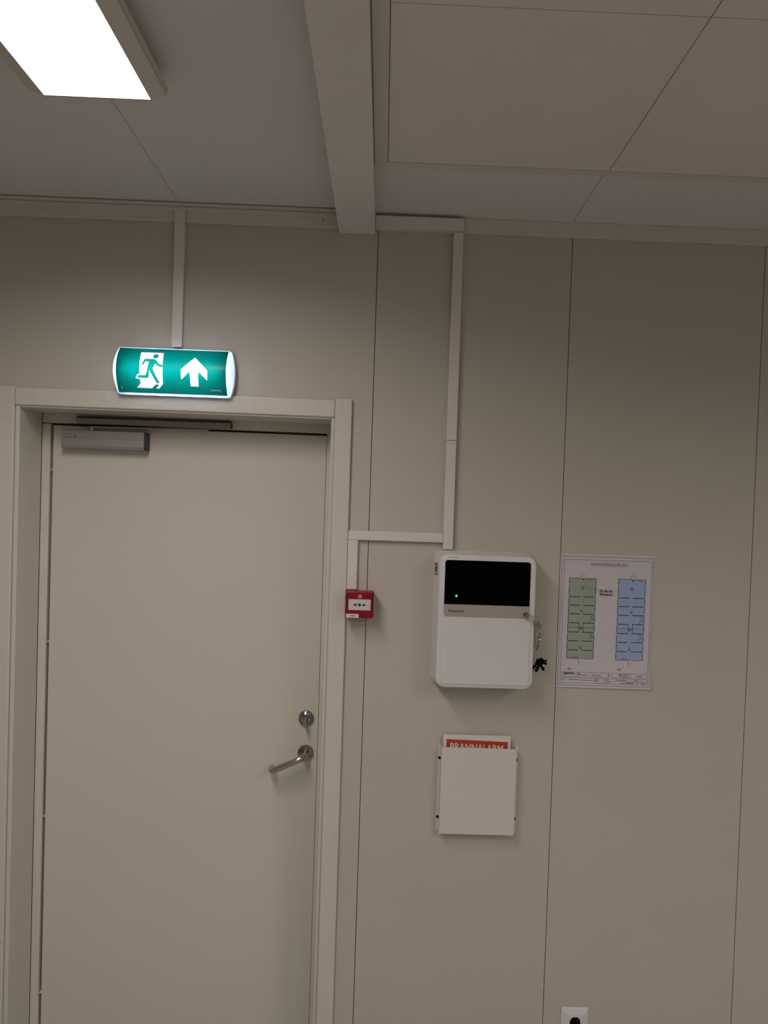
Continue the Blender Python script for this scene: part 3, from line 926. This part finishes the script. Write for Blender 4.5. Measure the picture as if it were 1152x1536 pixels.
class Print:
    """flat ink on the sheet; coordinates u right, v down from the top left corner"""

    def __init__(s, lift):
        s.b, s.l = B(), lift

    def rect(s, u0, v0, u1, v1):
        n = max(1, int(abs(v1 - v0) / 0.0125 + 0.99))
        k = max(1, int(abs(u1 - u0) / 0.04 + 0.99))
        for j in range(n):
            for i in range(k):
                a, b = v0 + (v1 - v0) * j / n, v0 + (v1 - v0) * (j + 1) / n
                c, e = u0 + (u1 - u0) * i / k, u0 + (u1 - u0) * (i + 1) / k
                s.b.poly([pp(c, b, s.l), pp(e, b, s.l), pp(e, a, s.l), pp(c, a, s.l)])
        return s

    def line(s, u0, v0, u1, v1, w=0.0009):
        dx, dy = u1 - u0, v1 - v0
        L = math.hypot(dx, dy)
        if L < 1e-7:
            return s
        nx, ny = -dy / L * w / 2, dx / L * w / 2
        n = max(1, int(L / 0.0125 + 0.99))
        for j in range(n):
            a, b = j / n, (j + 1) / n
            q = [(u0 + dx * a + nx, v0 + dy * a + ny), (u0 + dx * b + nx, v0 + dy * b + ny), (u0 + dx * b - nx, v0 + dy * b - ny), (u0 + dx * a - nx, v0 + dy * a - ny)]
            s.b.poly([pp(x, y, s.l) for x, y in q])
        return s

    def frame(s, u0, v0, u1, v1, w=0.0009):
        return s.line(u0, v0, u1, v0, w).line(u1, v0, u1, v1, w).line(u1, v1, u0, v1, w).line(u0, v1, u0, v0, w)

    def arc(s, cu, cv, rad, a0, a1, w=0.0008, n=8):
        for i in range(n):
            p, q = a0 + (a1 - a0) * i / n, a0 + (a1 - a0) * (i + 1) / n
            s.line(cu + rad * math.cos(p), cv + rad * math.sin(p), cu + rad * math.cos(q), cv + rad * math.sin(q), w)
        return s

    def text(s, body, u0, u1, vbase, cap, bold=0.0):
        tm = text_mesh(body, u0, u1, 0.0, cap, bold)
        for v in tm.verts:
            u, z = v.co.x, v.co.y
            v.co = pp(u, vbase - z, s.l)
        bmesh.ops.recalc_face_normals(tm, faces=tm.faces[:])
        s.b.merge(tm)
        return s

    def build(s, name, mat):
        o = s.b.build(name, mat, ps)
        return o


L1, L2, L3 = 0.0006, 0.0010, 0.0013
Print(L1).rect(0.0305, 0.0775, 0.1150, 0.3323).build('green_floor_area', 'green_print')
Print(L1).rect(0.1870, 0.0768, 0.2724, 0.3332).build('blue_floor_area', 'blue_print')
fr_ = Print(L2)
fr_.frame(0.0050, 0.0088, 0.2970, 0.4168, 0.0009).frame(0.0128, 0.0190, 0.2912, 0.4098, 0.0008)
fr_.frame(0.0174, 0.3758, 0.2852, 0.3895, 0.0008)
fr_.line(0.0140, 0.3935, 0.2912, 0.3935, 0.0008)
fr_.line(0.0628, 0.3760, 0.0628, 0.3890, 0.0007)
fr_.line(0.2222, 0.3945, 0.2222, 0.4098).line(0.2222, 0.4010, 0.2912, 0.4010).line(0.2463, 0.4010, 0.2463, 0.4098)
fr_.line(0.1540, 0.4010, 0.2222, 0.4020, 0.0007)
fr_.line(0.0844, 0.0835, 0.0845, 0.1112, 0.0008).line(0.0845, 0.1112, 0.1259, 0.1112, 0.0008)
fr_.build('frame_lines', 'frame_print')['kind'] = 'stuff'
pl_ = Print(L2)
for (u0, v0, u1, v1, top_t, bot_t) in ((0.0305, 0.0775, 0.1150, 0.3323, 0.46, 0.44), (0.1870, 0.0768, 0.2724, 0.3332, 0.49, 0.45)):
    w, h = u1 - u0, v1 - v0
    U = lambda a: u0 + a * w
    V = lambda a: v0 + a * h
    # outer walls, broken where the windows are
    marks = [0.0, 0.07, 0.085, 0.21, 0.245, 0.32, 0.35, 0.43, 0.46, 0.54, 0.57, 0.66, 0.69, 0.77, 0.80, 0.88, 0.91, 1.0]
    for a, b in zip(marks[0::2], marks[1::2]):
        pl_.line(U(0), V(a), U(0), V(b), 0.0017).line(U(1), V(a), U(1), V(b), 0.0017)
    for vv in (0.0, 1.0):
        pl_.line(U(0), V(vv), U(top_t - 0.02), V(vv), 0.0013).line(U(top_t + 0.16), V(vv), U(1), V(vv), 0.0013)
    for tt_ in (0.231, 0.337, 0.445, 0.555, 0.67, 0.78, 0.895):
        pl_.line(U(0), V(tt_), U(0.42), V(tt_), 0.0025).line(U(0.55), V(tt_), U(1), V(tt_), 0.0025)
    for a in (0.41, 0.575):
        pl_.line(U(a), V(0.555), U(a), V(0.67), 0.0015)
    pl_.line(U(0), V(0.61), U(0.41), V(0.61), 0.0010).line(U(0.575), V(0.61), U(1), V(0.61), 0.0010)
    # small rooms at the right wall
    pl_.line(U(0.80), V(0.555), U(0.84), V(0.515)).line(U(0.84), V(0.515), U(1), V(0.515)).line(U(0.92), V(0.455), U(0.92), V(0.515)).line(U(0.84), V(0.465), U(0.90), V(0.50), 0.0012)
    pl_.line(U(0.80), V(0.78), U(0.80), V(0.735)).line(U(0.80), V(0.735), U(1), V(0.735)).line(U(0.92), V(0.68), U(0.92), V(0.735)).line(U(0.83), V(0.69), U(0.91), V(0.725), 0.0012)
    # round symbols
    for a in (0.11, 0.395, 0.855):
        pl_.arc(U(0.505), V(a), 0.0042, 0.2, math.pi + 0.2, 0.0017)
        pl_.rect(U(0.505) - 0.0016, V(a) + 0.003, U(0.505) + 0.0016, V(a) + 0.0068)
        pl_.arc(U(0.505), V(a), 0.0042, math.pi, 2 * math.pi, 0.0008)
    pl_.arc(U(0.495), V(0.617), 0.0040, 0, 2 * math.pi, 0.0014).line(U(0.43), V(0.617), U(0.56), V(0.617), 0.0012).line(U(0.46), V(0.60), U(0.46), V(0.64), 0.0016)
    pl_.rect(U(top_t + 0.0), V(0.008), U(top_t + 0.11), V(0.020))
    # doors at both ends
    for vv, sg in ((0.0, -1), (1.0, 1)):
        a = top_t - 0.01
        pl_.line(U(a), V(vv), U(a), V(vv) + sg * 0.0150, 0.0009)
        pl_.arc(U(a), V(vv), 0.0140, sg * math.pi / 2, sg * 0.12, 0.0006, 6)
        pl_.rect(U(a + 0.07) - 0.0008, V(vv) + sg * 0.0205 - 0.0008, U(a + 0.07) + 0.0008, V(vv) + sg * 0.0205 + 0.0008)
pl_.build('plan_lines', 'line_print')['kind'] = 'stuff'
Print(L2).text('ORIENTERINGSPLAN', 0.0955, 0.2125, 0.0375, 0.0100, -0.002).build('title_lettering', 'title_print')
rd = Print(L2)
rd.frame(0.1262, 0.1118, 0.1710, 0.1300, 0.0006).line(0.1262, 0.1205, 0.1710, 0.1205, 0.0007)
for (u0, v0, u1, v1) in ((0.0305, 0.0775, 0.1150, 0.3323), (0.1870, 0.0768, 0.2724, 0.3332)):
    w = u1 - u0
    for a, b in ((0.68, 0.76), (0.78, 0.87)):
        rd.rect(u0 + a * w, v0 + 0.0030, u0 + b * w, v0 + 0.0056)
    rd.line(u0 + 0.50 * w, v0 - 0.0002, u0 + 0.95 * w, v0 - 0.0002, 0.0008)
    for a, b in ((0.20, 0.30), (0.33, 0.42)):
        rd.rect(u0 + a * w, v1 - 0.0058, u0 + b * w, v1 - 0.0034)
    rd.line(u0 + 0.15 * w, v1 - 0.0010, u0 + 0.55 * w, v1 - 0.0010, 0.0007)
rd.frame(0.1243, 0.3935, 0.1535, 0.4098, 0.0010)
for v in (0.3965, 0.3995, 0.4025):
    rd.rect(0.1252, v, 0.1350, v + 0.0012)
rd.build('red_print', 'red_print')['kind'] = 'stuff'
Print(L3).text('Du står her', 0.1290, 0.1682, 0.1188, 0.0060, 0.03).text('Brannsentral', 0.1290, 0.1675, 0.1290, 0.0060, 0.03).build('position_lettering', 'dred_print')
Print(L2).text('1. ETG', 0.0330, 0.0462, 0.3680, 0.0052, 0.02).build('floor_lettering', 'line_print')
Print(L2).text('2. ETG', 0.1920, 0.2050, 0.3668, 0.0052, 0.02).build('floor_lettering', 'line_print')
Print(L2).text('Tegnforklaring', 0.0214, 0.0562, 0.3822, 0.0062, 0.03).build('legend_lettering', 'navy_print')
sm = Print(L2)
for a, b, v, h in ((0.0670, 0.0690, 0.3790, 0.0052), (0.0700, 0.0765, 0.3788, 0.0055), (0.0790, 0.0985, 0.3830, 0.0018), (0.1130, 0.1155, 0.3800, 0.0060), (0.1190, 0.1430, 0.3830, 0.0017), (0.1645, 0.1675, 0.3785, 0.0085),
                   (0.1720, 0.1790, 0.3830, 0.0016), (0.1990, 0.2060, 0.3785, 0.0065), (0.2080, 0.2330, 0.3790, 0.0022), (0.2080, 0.2270, 0.3850, 0.0022), (0.2310, 0.2390, 0.3855, 0.0016), (0.2530, 0.2550, 0.3820, 0.0030), (0.2570, 0.2740, 0.3825, 0.0024),
                   (0.0150, 0.0280, 0.3978, 0.0015), (0.0310, 0.0335, 0.3978, 0.0015), (0.0390, 0.0700, 0.3980, 0.0018), (0.0710, 0.1130, 0.3992, 0.0016), (0.1150, 0.1210, 0.4005, 0.0016), (0.1570, 0.1680, 0.3965, 0.0016), (0.1570, 0.1720, 0.4050, 0.0020),
                   (0.1920, 0.2215, 0.3965, 0.0020), (0.2060, 0.2200, 0.4060, 0.0014), (0.2235, 0.2440, 0.4040, 0.0030), (0.2490, 0.2600, 0.3965, 0.0022), (0.2560, 0.2620, 0.4050, 0.0020), (0.2690, 0.2860, 0.4050, 0.0022)):
    sm.rect(a, v, b, v + h)
sm.build('legend_marks', 'frame_print')['kind'] = 'stuff'

# ------------------------------------------------------------------ wall socket
so = thing('wall_socket', 'white wall socket with round black well low on the wall', 'socket', (0.667, 0, 0.1535))
q0, q1, w0, w1 = 0.6230, 0.7115, 0.1535, 0.2395
rings = []
for y, ins, rd in ((-0.0005, 0.0, 0.005), (-0.0030, 0.0002, 0.005), (-0.0042, 0.0014, 0.005), (-0.0098, 0.0170, 0.010), (-0.0104, 0.0190, 0.010)):
    hx_, hz_, ex_ = (q1 - q0) / 2 - ins, (w1 - w0) / 2 - ins, 2.0 / (18.0 if ins < 0.01 else 9.0)
    rings.append([((q0 + q1) / 2 + hx_ * math.copysign(abs(math.cos(a)) ** ex_, math.cos(a)), y, (w0 + w1) / 2 + hz_ * math.copysign(abs(math.sin(a)) ** ex_, math.sin(a)))
                  for a in [2 * math.pi * (i + 0.5) / 64 for i in range(64)]])
# front face with a round opening: last ring is a circle
cx_, cz_, rr_ = (q0 + q1) / 2, (w0 + w1) / 2, 0.0172
circ = []
for i in range(64):
    a = 2 * math.pi * (i + 0.5) / 64
    circ.append((cx_ + rr_ * math.cos(a), -0.0106, cz_ + rr_ * math.sin(a)))
rings.append(circ)
rings.append([(x, -0.0095, z) for x, y, z in circ])
B().loft(rings, True, False).build('plate', 'white', so, smooth=25)
wb = B().loft([[(x, -0.0095, z) for x, y, z in circ], [(cx_ + (x - cx_) * 0.97, -0.0008, cz_ + (z - cz_) * 0.97) for x, y, z in circ]], False, True)
wb = mark(wb.build('well', 'black', so), 'black round well')
pn = B()
for s in (-1, 1):
    pn.disc((cx_ + s * 0.0095, -0.0009, cz_), 0.0027, h=0.0006, seg=10)
pn.build('contact_hole', 'alu_dark', wb)
B().box(cx_ - 0.003, cx_ + 0.003, -0.0090, -0.0010, cz_ + 0.0140, cz_ + 0.0156).build('earth_clip', 'chain', wb)
B().disc((cx_ + 0.001, -0.0066, w1 - 0.0090), 0.0012, axis=(0, -0.94, 0.34), h=0.0008, seg=8).build('plate_mark', 'strip', so)
